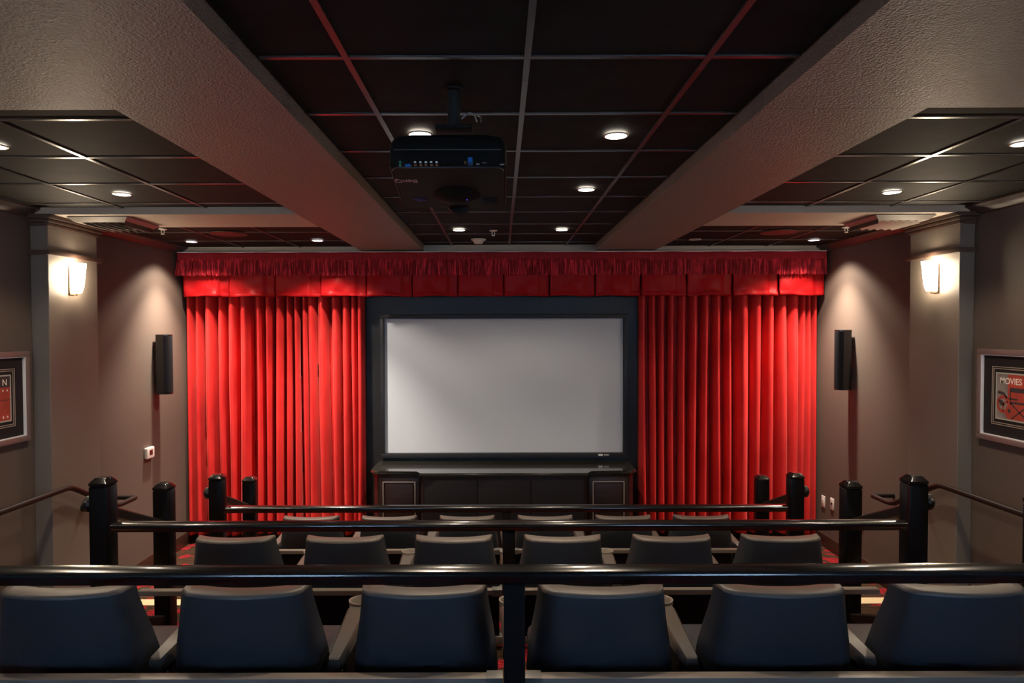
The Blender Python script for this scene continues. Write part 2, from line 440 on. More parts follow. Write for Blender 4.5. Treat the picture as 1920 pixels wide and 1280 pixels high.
val = thing('valance', 'red satin pleated valance with crimson fringe above the stage curtains', 'valance', (0, 7.42, 0))
YV = 7.42
vx0, vx1 = px2x(345, YV), px2x(1545, YV)
bm = new(); box(bm, vx0+.01, vx1-.01, .0, .06, ZC+.80, ZC+.83); obj('mounting_board', bm, M['black_felt'], val)
bm = new(); box(bm, px2x(336, 7.38), px2x(1547, 7.38), -.065, -.055, ZC+.833, ZC+.842, bev=.002); obj('top_track', bm, M['lip'], val)
NP = 14; pw = (vx1-vx0)/NP
rv = random.Random(5)
for k in range(NP):
    a = vx0 + k*pw; bm = new(); pwi = pw-.010; NXp, NZp = 28, 14; rows = []
    pp = [rv.uniform(0, 6.28) for _ in range(6)]; bul = rv.uniform(.006, .018)
    for j in range(NZp+1):
        t = j/NZp; z = ZC+.66 + (.371-.66)*t; row = []
        for i in range(NXp+1):
            u = i/NXp; x = a + .005 + u*pwi
            step = .022 if u > .80 else 0.0
            if .76 < u <= .80: step = .022*(u-.76)/.04
            y = step - bul*math.sin(PI*min(u/.78, 1))*t
            y += .011*math.sin(6*u+4*t+pp[0])*t + .007*math.sin(12*u-9*t+pp[1])*t*t + .005*math.sin(4*u*t*5+pp[4])*(1-u)
            if t > .9: y -= .006
            y -= .010*math.exp(-((t-.93)/.05)**2)*math.sin(5*u+pp[2])
            zz = z + (.004*math.sin(6*u+pp[3]) if j == NZp else 0)
            row.append(bm.verts.new((x, y, zz)))
        rows.append(row)
    for p, q in zip(rows[:-1], rows[1:]):
        for i in range(NXp): bm.faces.new((p[i], p[i+1], q[i+1], q[i]))
    o = obj('pleat_panel', bm, M['satin'], val, 180)
    m = o.modifiers.new('thick', 'SOLIDIFY'); m.thickness = .005; m.offset = -1
for x, s in ((vx0, 1), (vx1, -1)):
    bm = new(); box(bm, min(x, x+s*.006), max(x, x+s*.006), 0.012, .065, ZC+.372, ZC+.66); obj('return_panel', bm, M['satin'], val)
fx0, fx1 = px2x(336, 7.38), px2x(1547, 7.38)
bm = new()      # woven heading: narrow vertical ribs gathered between two cords
NR = 430; rows = []
for j, z in enumerate((.833, .815, .795, .775, .755)):
    row = []
    for i in range(NR*2+1):
        x = fx0 + (fx1-fx0)*i/(NR*2)
        row.append(bm.verts.new((x, -.058 + (.007 if i % 2 else 0) - .004*(j % 2) + .004*math.sin(13*x), ZC+z)))
    rows.append(row)
for p, q in zip(rows[:-1], rows[1:]):
    for i in range(NR*2): bm.faces.new((p[i], p[i+1], q[i+1], q[i]))
hd = obj('heading', bm, M['heading'], val, 20); m = hd.modifiers.new('thick', 'SOLIDIFY'); m.thickness = .01; m.offset = -1
bm = new()
for z in (.829, .777): tube(bm, [(fx0, -.062, ZC+z), (fx1, -.062, ZC+z)], .005, 6)
obj('heading_cord', bm, M['heading'], val)
bm = new(); ns = 900
for layer in range(2):
    for i in range(ns):
        x = fx0 + (fx1-fx0)*(i+rv.random()*.6)/ns; sw = rv.uniform(-.016, .016) + .012*math.sin(8*x)
        w = rv.uniform(.0035, .0065); y = -.056 + .012*layer + rv.uniform(-.006, .004)
        zb = .604 - rv.uniform(0, .016)
        pts = [(x, y, .780), (x+sw*.25, y-.004, .70), (x+sw, y-rv.uniform(-.004, .014), zb)]
        ring_loft(bm, [[(p[0]-w, p[1], ZC+p[2]), (p[0], p[1]-w, ZC+p[2]), (p[0]+w, p[1], ZC+p[2]), (p[0], p[1]+w*.6, ZC+p[2])] for p in pts])
fr = obj('fringe', bm, M['fringe'], val, 60, kind='stuff')
for x, s in ((fx0, 1), (fx1, -1)):
    bm = new(); box(bm, min(x, x+s*.008), max(x, x+s*.008), -.05, .065, ZC+.61, ZC+.833, bev=.002); obj('fringe_return', bm, M['fringe'], val)

# projection screen
YS = 7.70
scr = thing('projection_screen', 'wide grey-white projection screen in a black frame between the curtains', 'screen', (0, YS, 0))
sx0, sx1 = px2x(721, YS), px2x(1168, YS); sz1, sz0 = ZC+23*YS/F, ZC-229*YS/F
gx0, gx1 = px2x(714, YS), px2x(1175, YS); gz1, gz0 = ZC+31*YS/F, ZC-237.5*YS/F
bm = new(); box(bm, sx0-.02, sx1+.02, .005, .012, sz0-.02, sz1+.02); obj('screen_surface', bm, M['screen'], scr, 0)
def frame_bar(x0, x1, z0, z1): 
    bm = new(); box(bm, x0, x1, -.045, .035, z0, z1, bev=.010, seg=2); obj('frame_bar', bm, M['black_felt'], scr)
frame_bar(gx0, gx1, sz1, gz1); frame_bar(gx0, gx1, gz0, sz0); frame_bar(gx0, sx0, sz0, sz1); frame_bar(sx1, gx1, sz0, sz1)
bm = new(); lx = px2x(1121, YS); lz = ZC - 232.5*YS/F
box(bm, lx, lx+.048, -.0475, -.045, lz-.010, lz+.010); obj('maker_badge', bm, M['logo_white'], scr, 0)
bm = new()
for k in range(6):
    a = lx+.062+k*.0095; box(bm, a, a+.006, -.0475, -.045, lz-.006, lz+.006)
obj('maker_lettering', bm, M['logo_white'], scr, 0)

# media cabinet under the screen
cab = thing('media_cabinet', 'long dark breakfront cabinet with polished black top under the screen', 'cabinet', (0, 0, 0))
ct = ZC-1.443                      # top surface height
c0, c1 = px2x(697, 7.16), px2x(1190, 7.16)
m0, m1 = px2x(790, 7.10), px2x(1099, 7.10)
def counter(z0, z1, off):
    yb, ys, yc = 7.72, 7.14-off, 7.02-off; a, b = c0-off, c1+off
    pts = [(a, ys+.10), (a+.05, ys+.02), (a+.10, ys), (m0-off-.02, ys), (m0-off+.02, yc), (m1+off-.02, yc), (m1+off+.02, ys), (b-.10, ys), (b-.05, ys+.02), (b, ys+.10), (b, yb), (a, yb)]
    bm = new(); ring_loft(bm, [[(x, y, z0) for x, y in pts], [(x, y, z1) for x, y in pts]])
    return bm
bm = counter(ct-.030, ct, .03)
es = [e for e in bm.edges if all(abs(v.co.z-ct) < 1e-5 for v in e.verts)]
bmesh.ops.bevel(bm, geom=es, offset=.010, segments=3, affect='EDGES')
obj('countertop', bm, M['stone'], cab, 30)
obj('body', counter(0.10, ct-.032, 0.0), M['espresso'], cab, 30)
obj('plinth', counter(0.0, .10, -.04), M['panel'], cab, 30)
for a, b in ((c0+.075, m0-.035), (m1+.035, c1-.075)):
    bm = new(); box(bm, a, b, 7.118, 7.139, .16, ct-.075, bev=.006)
    d = obj('door', bm, M['espresso'], cab)
    bm = new()
    z0, z1, w = .21, ct-.11, .010
    for x0, x1, q0, q1 in ((a+.035, a+.035+w, z0, z1), (b-.035-w, b-.035, z0, z1), (a+.035+w, b-.035-w, z1-w, z1), (a+.035+w, b-.035-w, z0, z0+w)):
        box(bm, x0, x1, 7.110, 7.119, q0, q1, bev=.003)
    obj('door_bead', bm, M['bead'], d)
    bm = new(); box(bm, a+.06, b-.06, 7.106, 7.119, z0+.03, z1-.025, bev=.012); obj('raised_panel', bm, M['espresso'], d)
w3 = (m1-m0-.06)/3
for k in range(3):
    a = m0+.03+k*w3
    bm = new(); box(bm, a+.004, a+w3-.004, 7.002, 7.019, .16, ct-.07, bev=.003); obj('fabric_panel', bm, M['speaker_cloth'], cab)

# ------------------------------------------------------------------ chairs
def chair_proto():
    t = thing('theater_chair', '', 'chair', (0, 0, 0))
    # back: lofted upward, convex in plan towards the rear, wider at the foot than at the head
    def ring(z, w, yr, th, bulge, r=.03, n=7):
        pts = []
        for i in range(n*2+1):                      # rear edge, side to side
            u = -1 + i/n
            pts.append((u*(w-r*.4), yr - bulge*(1-u*u) + (r*.6 if abs(u) > .99 else 0), z))
        for i in range(n*2+1):                      # front edge, back again; sides wrap forward
            u = 1 - i/n
            pts.append((u*w*(1.0), yr + th - bulge*.75*(1-u*u) + .02*abs(u)**3, z))
        return pts
    prof = [  # z, half width, rear y, thickness, bulge
        (.330, .245, .130, .12, .030), (.400, .262, .075, .15, .036), (.480, .262, .040, .155, .040), (.560, .256, .024, .150, .044),
        (.640, .247, .014, .130, .046), (.720, .234, .008, .105, .046), (.780, .227, .004, .085, .046), (.822, .224, .003, .074, .046)]
    bm = new(); ring_loft(bm, [ring(*p) for p in prof]); obj('backrest', bm, M['leather'], t, 50)
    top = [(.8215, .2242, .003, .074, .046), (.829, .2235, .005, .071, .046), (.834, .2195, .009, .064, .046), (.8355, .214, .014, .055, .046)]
    bm = new(); ring_loft(bm, [ring(*p) for p in top]); obj('head_roll', bm, M['leather_top'], t, 50, label='leather roll along the top, lightened by painted lamp light')
    bm = new(); box(bm, -.245, .245, .17, .66, .335, .445, bev=.040, seg=3); obj('seat_cushion', bm, M['leather'], t, 60)
    bm = new(); box(bm, -.235, .235, .16, .62, .27, .333, bev=.012); obj('seat_pan', bm, M['panel'], t)
    for s in (-1, 1):
        bm = new(); box(bm, s*.18-.02, s*.18+.02, .20, .56, .03, .27, bev=.006); box(bm, s*.18-.035, s*.18+.035, .16, .62, 0.0, .03, bev=.006); obj('leg', bm, M['dark_metal'], t)
    return t
def arm(t, x):
    # pad narrows to the rear, carries a cup holder at its front
    bm = new(); rings = []
    for y, w, z in ((.04, .022, .575), (.05, .027, .582), (.25, .035, .590), (.42, .044, .594), (.47, .046, .594)):
        rings.append([(x-w, y, z-.045), (x-w, y, z-.012), (x-w*.75, y, z), (x+w*.75, y, z), (x+w, y, z-.012), (x+w, y, z-.045)])
    ring_loft(bm, rings)
    a = obj('armrest', bm, M['arm'], t, 40)
    bm = new(); lathe(bm, [(.046, .53), (.050, .60), (.051, .604), (.046, .604), (.042, .596), (.040, .545), (.0, .545)], c=(x, .515, 0), caps=False); obj('cup_holder', bm, M['rim'], a)
    bm = new(); box(bm, x-.016, x+.016, .10, .46, .30, .53, bev=.006); obj('arm_support', bm, M['panel'], a)
    bm = new()
    for dx in (-.010, .012): lathe(bm, [(.0, .094), (.005, .095), (.005, .105)], c=(x+dx, 0, .505), axis='Y', n=10, caps=False)
    obj('bolt', bm, M['silver'], a)
protoA = chair_proto(); arm(protoA, -.316)
protoB = copy_thing(protoA, (0, 0, 0)); arm(protoB, .316)      # end chair with an arm on both sides
ROWY = [5.51, 3.924, 2.381]; ROWZ = [0.0, Z2, Z3]
ROWN = ['row nearest the screen', 'middle row', 'row nearest the camera']
ORD = ['first from the thermostat side', 'second from the thermostat side', 'third, left of the centre post', 'fourth, right of the centre post', 'second from the outlet side', 'first from the outlet side']
usedA = usedB = False
for r in range(3):
    for k in range(6):
        loc = (CX + (k-2.5)*.632, ROWY[r], ROWZ[r])
        src = protoB if k == 5 else protoA
        if src is protoA and not usedA: o = protoA; usedA = True; o.location = loc
        elif src is protoB and not usedB: o = protoB; usedB = True; o.location = loc
        else: o = copy_thing(src, loc)
        tag(o, 'black leather theater chair, ' + ORD[k] + ' in the ' + ROWN[r], 'chair', 'theater chairs in the ' + ROWN[r])

# ------------------------------------------------------------------ railings behind the rows
def railing(r, label):
    y = RY[r]; zp = [Z2, Z3, Z4][r]; zl = [0.0, Z2, Z3][r]; top = [-1.315, -1.015, -.742][r]+ZC
    t = thing('railing', label, 'railing', (CX, y, zp), group='black lacquered railings behind the seat rows')
    zt = top - zp
    prof = [(-.037, zt-.022), (-.038, zt-.014), (-.036, zt-.004), (-.031, zt), (.0365, zt), (.0375, zt-.002), (.038, zt-.014), (.037, zt-.022),
            (.030, zt-.028), (.028, zt-.034), (.022, zt-.044), (-.022, zt-.044), (-.028, zt-.034), (-.030, zt-.028)]
    L = 2.10 if r < 2 else 2.16
    off = -.098
    bm = new(); prism(bm, [(a+off, b) for a, b in prof], 'X', -L, L); obj('handrail', bm, M['black_gloss'], t, 50)
    zm = ([-1.675, -1.411, -1.130][r]+ZC) - zp
    for a, b in ((-2.02, -.052), (.052, 2.02)):
        bm = new(); box(bm, a, b, -.022, .022, zm-.027, zm, bev=.003); obj('middle_rail', bm, M['strip'], t)
        a2, b2 = max(a, -1.72), min(b, 1.72)
        bm = new(); box(bm, a2, b2, -.012, .012, .068, zm-.028); obj('infill_panel', bm, M['panel'], t)
        bm = new(); box(bm, a2, b2, -.022, .022, .030, .067, bev=.004); obj('bottom_rail', bm, M['strip'], t)
    for a in (-.090, .036):
        bm = new(); box(bm, a, a+.054, -.028, .027, zm-.032, zm+.004, bev=.002); obj('rail_bracket', bm, M['plate_metal'], t)
        bm = new(); box(bm, a, a+.054, -.028, .027, .026, .071, bev=.002); obj('rail_bracket', bm, M['plate_metal'], t)
    bm = new(); box(bm, -.033, .033, -.128, -.066, 0.0, zt-.043, bev=.004); obj('centre_post', bm, M['panel'], t)
    ztop = [(-1.087, -1.25), (-.79, -.97), (-.53, -.70)][r]
    for s in (-1, 1):
        for (yy, zb, zz) in ((0.0, 0.0, ztop[0]+ZC-zp), (.68, zl-zp, ztop[1]+ZC-zp)):
            x = s*(2.21 if r < 2 else 2.265); h = .051
            bm = new(); box(bm, x-h, x+h, yy-h, yy+h, zb, zz-.045, bev=.008, seg=2); p = obj('newel_post', bm, M['post'], t)
            bm = new()
            rg = []
            for q, z in ((h-.004, zz-.045), (h+.003, zz-.040), (h+.003, zz-.026), (h-.002, zz-.020), (h-.016, zz-.004), (h-.021, zz)):
                rr = .012
                ring = []
                for cx, cy, a0 in ((1, 1, 0), (-1, 1, 90), (-1, -1, 180), (1, -1, 270)):
                    for da in (0, 30, 60, 90):
                        an = math.radians(a0+da)
                        ring.append((x+cx*(q-rr)+rr*math.cos(an), yy+cy*(q-rr)+rr*math.sin(an), z))
                rg.append(ring)
            ring_loft(bm, rg); obj('post_cap', bm, M['black_gloss'], p, 30)
        for za, zb in ((ztop[0]-.20, ztop[1]-.26), (ztop[0]-.83, ztop[1]-.87)):
            bm = new(); x = s*2.21
            rings = []
            for yy, z in ((.051, za+ZC-zp), (.629, zb+ZC-zp)):
                rings.append([(x-.03, yy, z-.03), (x+.03, yy, z-.03), (x+.03, yy, z+.02), (x+.018, yy, z+.03), (x-.018, yy, z+.03), (x-.03, yy, z+.02)])
            ring_loft(bm, rings); obj('stair_rail', bm, M['handrail'], t, 30)
        bm = new(); x = s*2.261
        lathe(bm, [(.0, 0), (.036, .0), (.044, s*.012), (.044, s*.03), (.030, s*.042), (.0, s*.045)], c=(x, -.01, ztop[0]-.145+ZC-zp), axis='X', n=18, caps=False)
        obj('rail_socket', bm, M['dark_metal'], t, 30)
    return t
railing(0, 'short-looking black railing between the front row of chairs and the middle row')
railing(1, 'black railing between the middle row of chairs and the near row')
railing(2, 'large glossy black railing crossing the whole picture behind the near row')

# wall handrails beside the stairs
for s, PX, WX, lab in ((-1, PL, XL, 'dark bent handrail on the wall with the thermostat'), (1, PR, XR, 'dark bent handrail on the wall with the outlets')):
    t = thing('wall_handrail', lab, 'handrail', (0, 0, 0), group='bent wall handrails beside the stairs')
    x = PX - s*.08
    pts = [(WX, 4.05, ZC-1.165), (x-s*-.02*0, 4.05, ZC-1.165), (x, 4.10, ZC-1.165), (x, 5.13, ZC-1.165), (x, 5.19, ZC-1.172), (x, 5.25, ZC-1.195), (x, 5.76, ZC-1.445), (x, 5.82, ZC-1.462), (x, 5.88, ZC-1.468), (x, 6.08, ZC-1.468)]
    pts2 = [(x, 6.08, ZC-1.468), (x, 6.10, ZC-1.468), (x+s*.012, 6.115, ZC-1.468), (WX, 6.115, ZC-1.468)]
    bm = new(); tube(bm, pts[2:], .021, 12); obj('rail', bm, M['handrail'], t, 50)
    bm = new(); tube(bm, [(WX, 4.10, ZC-1.165), (x+s*.01, 4.10, ZC-1.165)], .021, 12); tube(bm, pts2, .021, 12); obj('wall_return', bm, M['handrail'], t, 50)
    for yy, z, wx in ((5.47, ZC-1.335, PX),):
        bm = new(); lathe(bm, [(.0, 0), (.034, 0), (.034, -s*.008), (.024, -s*.016), (.0, -s*.018)], c=(wx, yy, z-.055), axis='X', n=18, caps=False)
        tube(bm, [(wx-s*.012, yy, z-.055), (x, yy, z-.06), (x, yy, z-.012)], .009, 8); obj('wall_bracket', bm, M['dark_metal'], t, 40)

# ------------------------------------------------------------------ wall fittings
# sconces: tapered glass shades on bronze plates
for s, PX, YP, lab in ((-1, PL, 5.37, 'lit tapered glass sconce on the pilaster of the thermostat wall'), (1, PR, 5.37, 'lit tapered glass sconce on the pilaster of the outlet wall'),
                  (-1, PL, 2.39, 'assumed lit glass sconce beside the near seats, thermostat side, outside the picture'), (1, PR, 2.39, 'assumed lit glass sconce beside the near seats, outlet side, outside the picture')):  # unseen near pair, assumed from the brightness of the near beams
    t = thing('wall_sconce', lab, 'sconce', (PX, YP, ZC+.41), group='lit wall sconces')
    d = -s
    bm = new(); a, b = sorted((0.0, d*.012)); box(bm, a, b, -.035, .035, -.125, .10, bev=.003); obj('back_plate', bm, M['bronze'], t)
    def rg(z, w, o0, o1): return [(d*o0, -w, z), (d*o1*.8+d*o0*.2, -w, z), (d*o1, -w*.72, z), (d*o1, w*.72, z), (d*o1*.8+d*o0*.2, w, z), (d*o0, w, z)]
    bm = new(); ring_loft(bm, [rg(-.110, .026, .014, .070), rg(-.06, .032, .014, .086), (rg(.118, .042, .014, .104))]); obj('glass_shade', bm, M['shade'], t, 30)
    bm = new(); lathe(bm, [(.0, -.135), (.008, -.130), (.012, -.112)], c=(d*.04, 0, 0), n=12, caps=False); obj('finial', bm, M['bronze'], t)
# column loudspeakers
for s, WX, Yc, z1, lab in ((-1, XL, 6.93, ZC-.028, 'black column loudspeaker on the thermostat wall'), (1, XR, 6.88, ZC+.0, 'black column loudspeaker on the outlet wall')):
    t = thing('wall_loudspeaker', lab, 'loudspeaker', (WX, Yc, z1-.595), group='column loudspeakers on the side walls')
    d = -s
    prof = [(d*.026, -.055), (d*.026, .055), (d*.105, .058), (d*.140, .045), (d*.162, .018), (d*.166, 0), (d*.162, -.018), (d*.140, -.045), (d*.105, -.058)]
    bm = new(); prism(bm, prof[0:3]+prof[8:], 'Z', 0, .595); obj('cabinet', bm, M['black_gloss'], t, 30)
    bm = new(); prism(bm, [prof[2]]+prof[3:9], 'Z', .018, .578); obj('grille', bm, M['speaker_cloth'], t, 50)
    for q0, q1 in ((.579, .595), (0, .017)):
        bm = new(); prism(bm, prof[2:9], 'Z', q0, q1); obj('end_cap', bm, M['black_gloss'], t, 30)
    bm = new(); a, b = sorted((0, d*.027)); box(bm, a, b, -.012, .012, .10, .20, bev=.003); box(bm, a, b, -.012, .012, .38, .48, bev=.003); obj('wall_bracket', bm, M['dark_metal'], t)
# thermostat
t = thing('thermostat', 'small white rounded thermostat below the loudspeaker near the red curtain', 'thermostat', (XL, 6.74, ZC-1.18))
bm = new(); box(bm, 0, .036, -.072, .072, -.056, .056, bev=.016, seg=3); obj('case', bm, M['white'], t)
bm = new(); box(bm, .034, .0375, -.032, .030, -.020, .030, bev=.001); obj('display', bm, M['lcd'], t)
# outlet plates
for Yo, zo, kind, lab in ((7.44, ZC-1.848, 0, 'blank white switch plate on the wall closest to the curtain'), (7.24, ZC-1.827, 1, 'white socket plate with a black jack, between plate and post'),
                    (6.66, ZC-1.845, 2, 'low white plate mostly hidden by the black newel post')):
    t = thing('wall_plate', lab, 'outlet', (XR, Yo, zo), group='white wall plates')
    bm = new(); box(bm, -.008, 0, -.038, .038, -.060, .060, bev=.003); obj('cover', bm, M['white'], t)
    if kind == 1:
        bm = new(); lathe(bm, [(.0, -.016), (.011, -.016), (.011, -.007)], c=(0, -.004, .004), axis='X', n=14, caps=False); obj('jack', bm, M['panel'], t)
        bm = new()
        for yy, zz in ((.020, .022), (.020, -.006), (.018, -.03)): box(bm, -.0095, -.0075, yy-.006, yy+.006, zz-.008, zz+.008)
        obj('socket', bm, M['plate_metal'], t)
    else:
        bm = new(); box(bm, -.0105, -.007, -.018, .018, -.034, .034, bev=.002); obj('insert', bm, M['white'], t)
# framed pictures
def framed(side, label):
    # local frame: u to the viewer's right along the wall, v up, w out of the wall
    WX = XL if side < 0 else XR
    Y0 = 5.028 if side < 0 else 5.02
    wd, ht = .88, .647
    zc = ZC - .4605
    t = thing('framed_picture', label, 'picture', (WX, 0, zc), group='framed movie pictures')
    if side < 0: B = Matrix(((0, 0, 1, 0), (1, 0, 0, Y0-wd/2), (0, 1, 0, 0), (0, 0, 0, 1)))
    else:        B = Matrix(((0, 0, -1, 0), (-1, 0, 0, Y0-wd/2), (0, 1, 0, 0), (0, 0, 0, 1)))
    def put(name, bm, m, par=t, sm=30):
        bm.transform(B); return obj(name, bm, m, par, sm)
    def rect_frame(name, hw, hh, w, d0, d1, m, bev=.0):
        bm = new()
        for x0, x1, y0, y1 in ((-hw, hw, hh-w, hh), (-hw, hw, -hh, -hh+w), (-hw, -hw+w, -hh+w, hh-w), (hw-w, hw, -hh+w, hh-w)):
            box(bm, x0, x1, y0, y1, d0, d1, bev=bev)
        return put(name, bm, m)
    hw, hh = wd/2, ht/2
    rect_frame('frame', hw, hh, .038, .002, .034, M['frame'], .006)
    rect_frame('frame_lip', hw-.038, hh-.038, .007, .002, .027, M['lip'], .001)
    bm = new(); box(bm, -hw+.04, hw-.04, -hh+.04, hh-.04, .002, .008); mb = put('mat_board', bm, M['mat_board'], sm=0)
    rect_frame('fillet', hw-.128, hh-.120, .005, .008, .010, M['fillet'])
    rect_frame('fillet', hw-.143, hh-.133, .005, .008, .010, M['fillet'])
    rect_frame('fillet', hw-.168, hh-.160, .010, .008, .011, M['fillet_pale'])
    pw_, ph_ = hw-.178, hh-.170
    bm = new(); box(bm, -pw_, pw_, -ph_, ph_, .008, .0095); pr = put('print', bm, M['print_red'] if side < 0 else M['print_grey'], sm=0)
    def flat(name, quads, m, h=.0102):
        bm = new()
        for q in quads:
            vs = [bm.verts.new((a, b, h)) for a, b in q]; bm.faces.new(vs)
        return put(name, bm, m, pr, 0)
    R = lambda a, b, c, d: [(a, c), (b, c), (b, d), (a, d)]
    def line(p, q, w):
        p, q = Vector(p), Vector(q); n = Vector((-(q-p).y, (q-p).x)).normalized()*w/2
        return [tuple(p-n), tuple(q-n), tuple(q+n), tuple(p+n)]
    def disc(cx, cy, r0, r1, n=24, sq=1.0):
        return [[(cx+r0*math.cos(a)*sq, cy+r0*math.sin(a)), (cx+r1*math.cos(a)*sq, cy+r1*math.sin(a)), (cx+r1*math.cos(b)*sq, cy+r1*math.sin(b)), (cx+r0*math.cos(b)*sq, cy+r0*math.sin(b))]
                for a, b in ((2*PI*k/n, 2*PI*(k+1)/n) for k in range(n))]
    if side < 0:
        flat('print_banner', [R(-pw_, pw_, ph_-.075, ph_)], M['print_dark'])
        hol = []
        for k in range(12):
            a = pw_-.022-k*.042
            hol += [R(a-.012, a, ph_-.105, ph_-.092), R(a-.012, a, -ph_+.016, -ph_+.032)]
        flat('film_hole', hol, M['print_cream'], .0104)
        flat('print_line', [R(-pw_, pw_, -.014, -.010)], M['print_dark'])
        text_mesh('print_letter', 'N', .062, M['print_cream'], pr, B @ Matrix.Translation((pw_-.052, ph_-.044, .0104)), .0003)
    else:
        flat('print_panel', [R(-pw_+.105, pw_, -ph_, ph_)], M['print_red'])
        flat('reel', disc(-pw_+.062, -.055, .040, .062) + disc(-pw_+.062, -.055, .0, .014) + [line((-pw_+.062, -.055), (-pw_+.062+.05*math.cos(a), -.055+.05*math.sin(a)), .012) for a in (0.5, 2.6, 4.7)], M['print_red'], .0104)
        flat('reel', disc(-pw_+.125, -.105, .020, .045), M['print_red'], .0105)
        flat('reel_hole', disc(-pw_+.045, -.045, 0, .018), M['print_dark'], .0106)
        flat('reel_hole', disc(-pw_+.120, -.095, 0, .014), M['print_dark'], .0106)
        flat('film_strip', [line((-pw_+.01, .028), (-pw_+.07, .018), .018), line((-pw_+.07, .018), (-pw_+.10, -.01), .016)], M['print_dark'], .0104)
        cx = -pw_+.215
        flat('director_chair', [R(cx-.085, cx+.085, .035, .065), R(cx-.085, cx+.085, -.045, -.030), line((cx-.085, -.04), (cx+.075, -ph_+.005), .010), line((cx+.085, -.04), (cx-.075, -ph_+.005), .010),
              line((cx-.10, -.012), (cx-.02, -.012), .012), line((cx-.085, .06), (cx-.085, -.05), .008), line((cx+.085, .06), (cx+.085, -.05), .008)], M['print_dark'], .0107)
        text_mesh('print_lettering', 'MOVIES', .060, M['print_cream'], pr, B @ Matrix.Translation((-pw_+.132, ph_-.048, .0108)), .0003, width=.20)
framed(-1, 'framed red film print ending in a white N, at the left edge of the picture')
framed(1, 'framed print lettered MOVIES with reels and a folding chair in black mat')

# ------------------------------------------------------------------ ceiling fittings
def downlight(x, y, z, label, energy, lens, core=60, color=WARM, ang=128):
    t = thing('downlight', label, 'downlight', (x, y, z), group='recessed ceiling downlights')
    bm = new(); lathe(bm, [(.049, .0), (.050, -.005), (.053, -.006), (.058, -.004), (.060, 0.0)], n=28, caps=False); obj('trim_ring', bm, M['white_metal'], t)
    bm = new(); lathe(bm, [(.0, -.004), (.0495, -.004), (.0495, .0)], n=28, caps=False); obj('lens', bm, lens, t)
    if energy > 0:
        # a wide spill and the narrower core of a reflector lamp
        for e, an, bl in ((energy, ang, .4), (core, 88, 1.0)):
            l = bpy.data.lights.new('downlight_lamp', 'SPOT'); l.energy = e; l.color = color; l.spot_size = math.radians(an); l.spot_blend = bl; l.shadow_soft_size = .045
            o = bpy.data.objects.new('downlight_lamp', l); C.objects.link(o); o.parent = t; o.location = (0, 0, -.035)
EC, ESD, EF = 26, 32, 68
zz = ZT-.004; zs = ZS-.004
downlight(-.373, 3.25, zz, 'glaring downlight just beyond the hanging projector', EC, M['lens'])
downlight(.544, 3.28, zz, 'glaring tray downlight, nearest one clear of the projector', EC, M['lens'])
downlight(-.373, 4.52, zz, 'tray downlight hidden behind the hanging projector', EC, M['lens'])
downlight(.557, 4.52, zz, 'tray downlight in the middle of the row clear of the projector', EC, M['lens'])
downlight(-.377, 6.31, zz, 'small tray downlight seen under the projector, before the smoke detector', 24, M['lens'])
downlight(.556, 6.31, zz, 'small tray downlight farthest in the row clear of the projector', 24, M['lens'])
downlight(-2.476, 4.56, zs, 'coffer downlight above the thermostat wall, in front of the vent', ESD, M['lens'])
downlight(2.56, 4.56, zs, 'coffer downlight above the outlet wall, in front of the vent', ESD, M['lens'])
downlight(-2.45, 3.38, zs, 'coffer downlight at the picture edge, above the print with N', ESD, M['lens'])
downlight(2.535, 3.38, zs, 'coffer downlight at the picture edge, above the MOVIES print', ESD, M['lens'])
downlight(-3.095, 6.97, zs, 'downlight before the valance, close to the thermostat wall', EF, M['lens_far'], core=520, color=(1, .84, .68), ang=122)
downlight(-1.815, 6.90, zs, 'downlight before the valance, beside the beam on the thermostat side', EF, M['lens_far'], core=520, color=(1, .84, .68), ang=122)
downlight(3.14, 6.97, zs, 'downlight before the valance, close to the outlet wall', EF, M['lens_far'], core=520, color=(1, .84, .68), ang=122)
downlight(1.93, 6.90, zs, 'unlit downlight before the valance, on the outlet side', 0, M['lens_off'])

# air diffusers on the cross beam
for s, xc, lab in ((-1, -2.985, 'stepped air diffuser on the cross beam over the thermostat wall sconce'), (1, 3.0, 'stepped air diffuser on the cross beam over the outlet wall sconce')):
    t = thing('air_diffuser', lab, 'vent', (xc, 5.39, ZB), group='ceiling air diffusers')
    hx, hy = .215, .235
    bm = new()
    ring_loft(bm, [[(-hx, -hy, 0), (hx, -hy, 0), (hx, hy, 0), (-hx, hy, 0)], [(-hx-.01, -hy-.01, -.008), (hx+.01, -hy-.01, -.008), (hx+.01, hy+.01, -.008), (-hx-.01, hy+.01, -.008)],
                   [(-hx+.03, -hy+.03, -.040), (hx-.03, -hy+.03, -.040), (hx-.03, hy-.03, -.040), (-hx+.03, hy-.03, -.040)]])
    obj('housing', bm, M['vent'], t, 0)
    for k in range(5):
        x = (-.12 + k*.06)
        bm = new(); prism(bm, [(x-.022, -.041), (x-.018, -.041), (x+.020, -.060), (x+.016, -.060)], 'Y', -hy+.05, hy-.05); obj('louver', bm, M['vent'], t, 0)
    bm = new(); x = s*-1*(hx-.026); box(bm, x-.004, x+.004, -hy+.03, hy-.03, -.066, -.030); obj('side_deflector', bm, M['vent_dark'], t, 0)
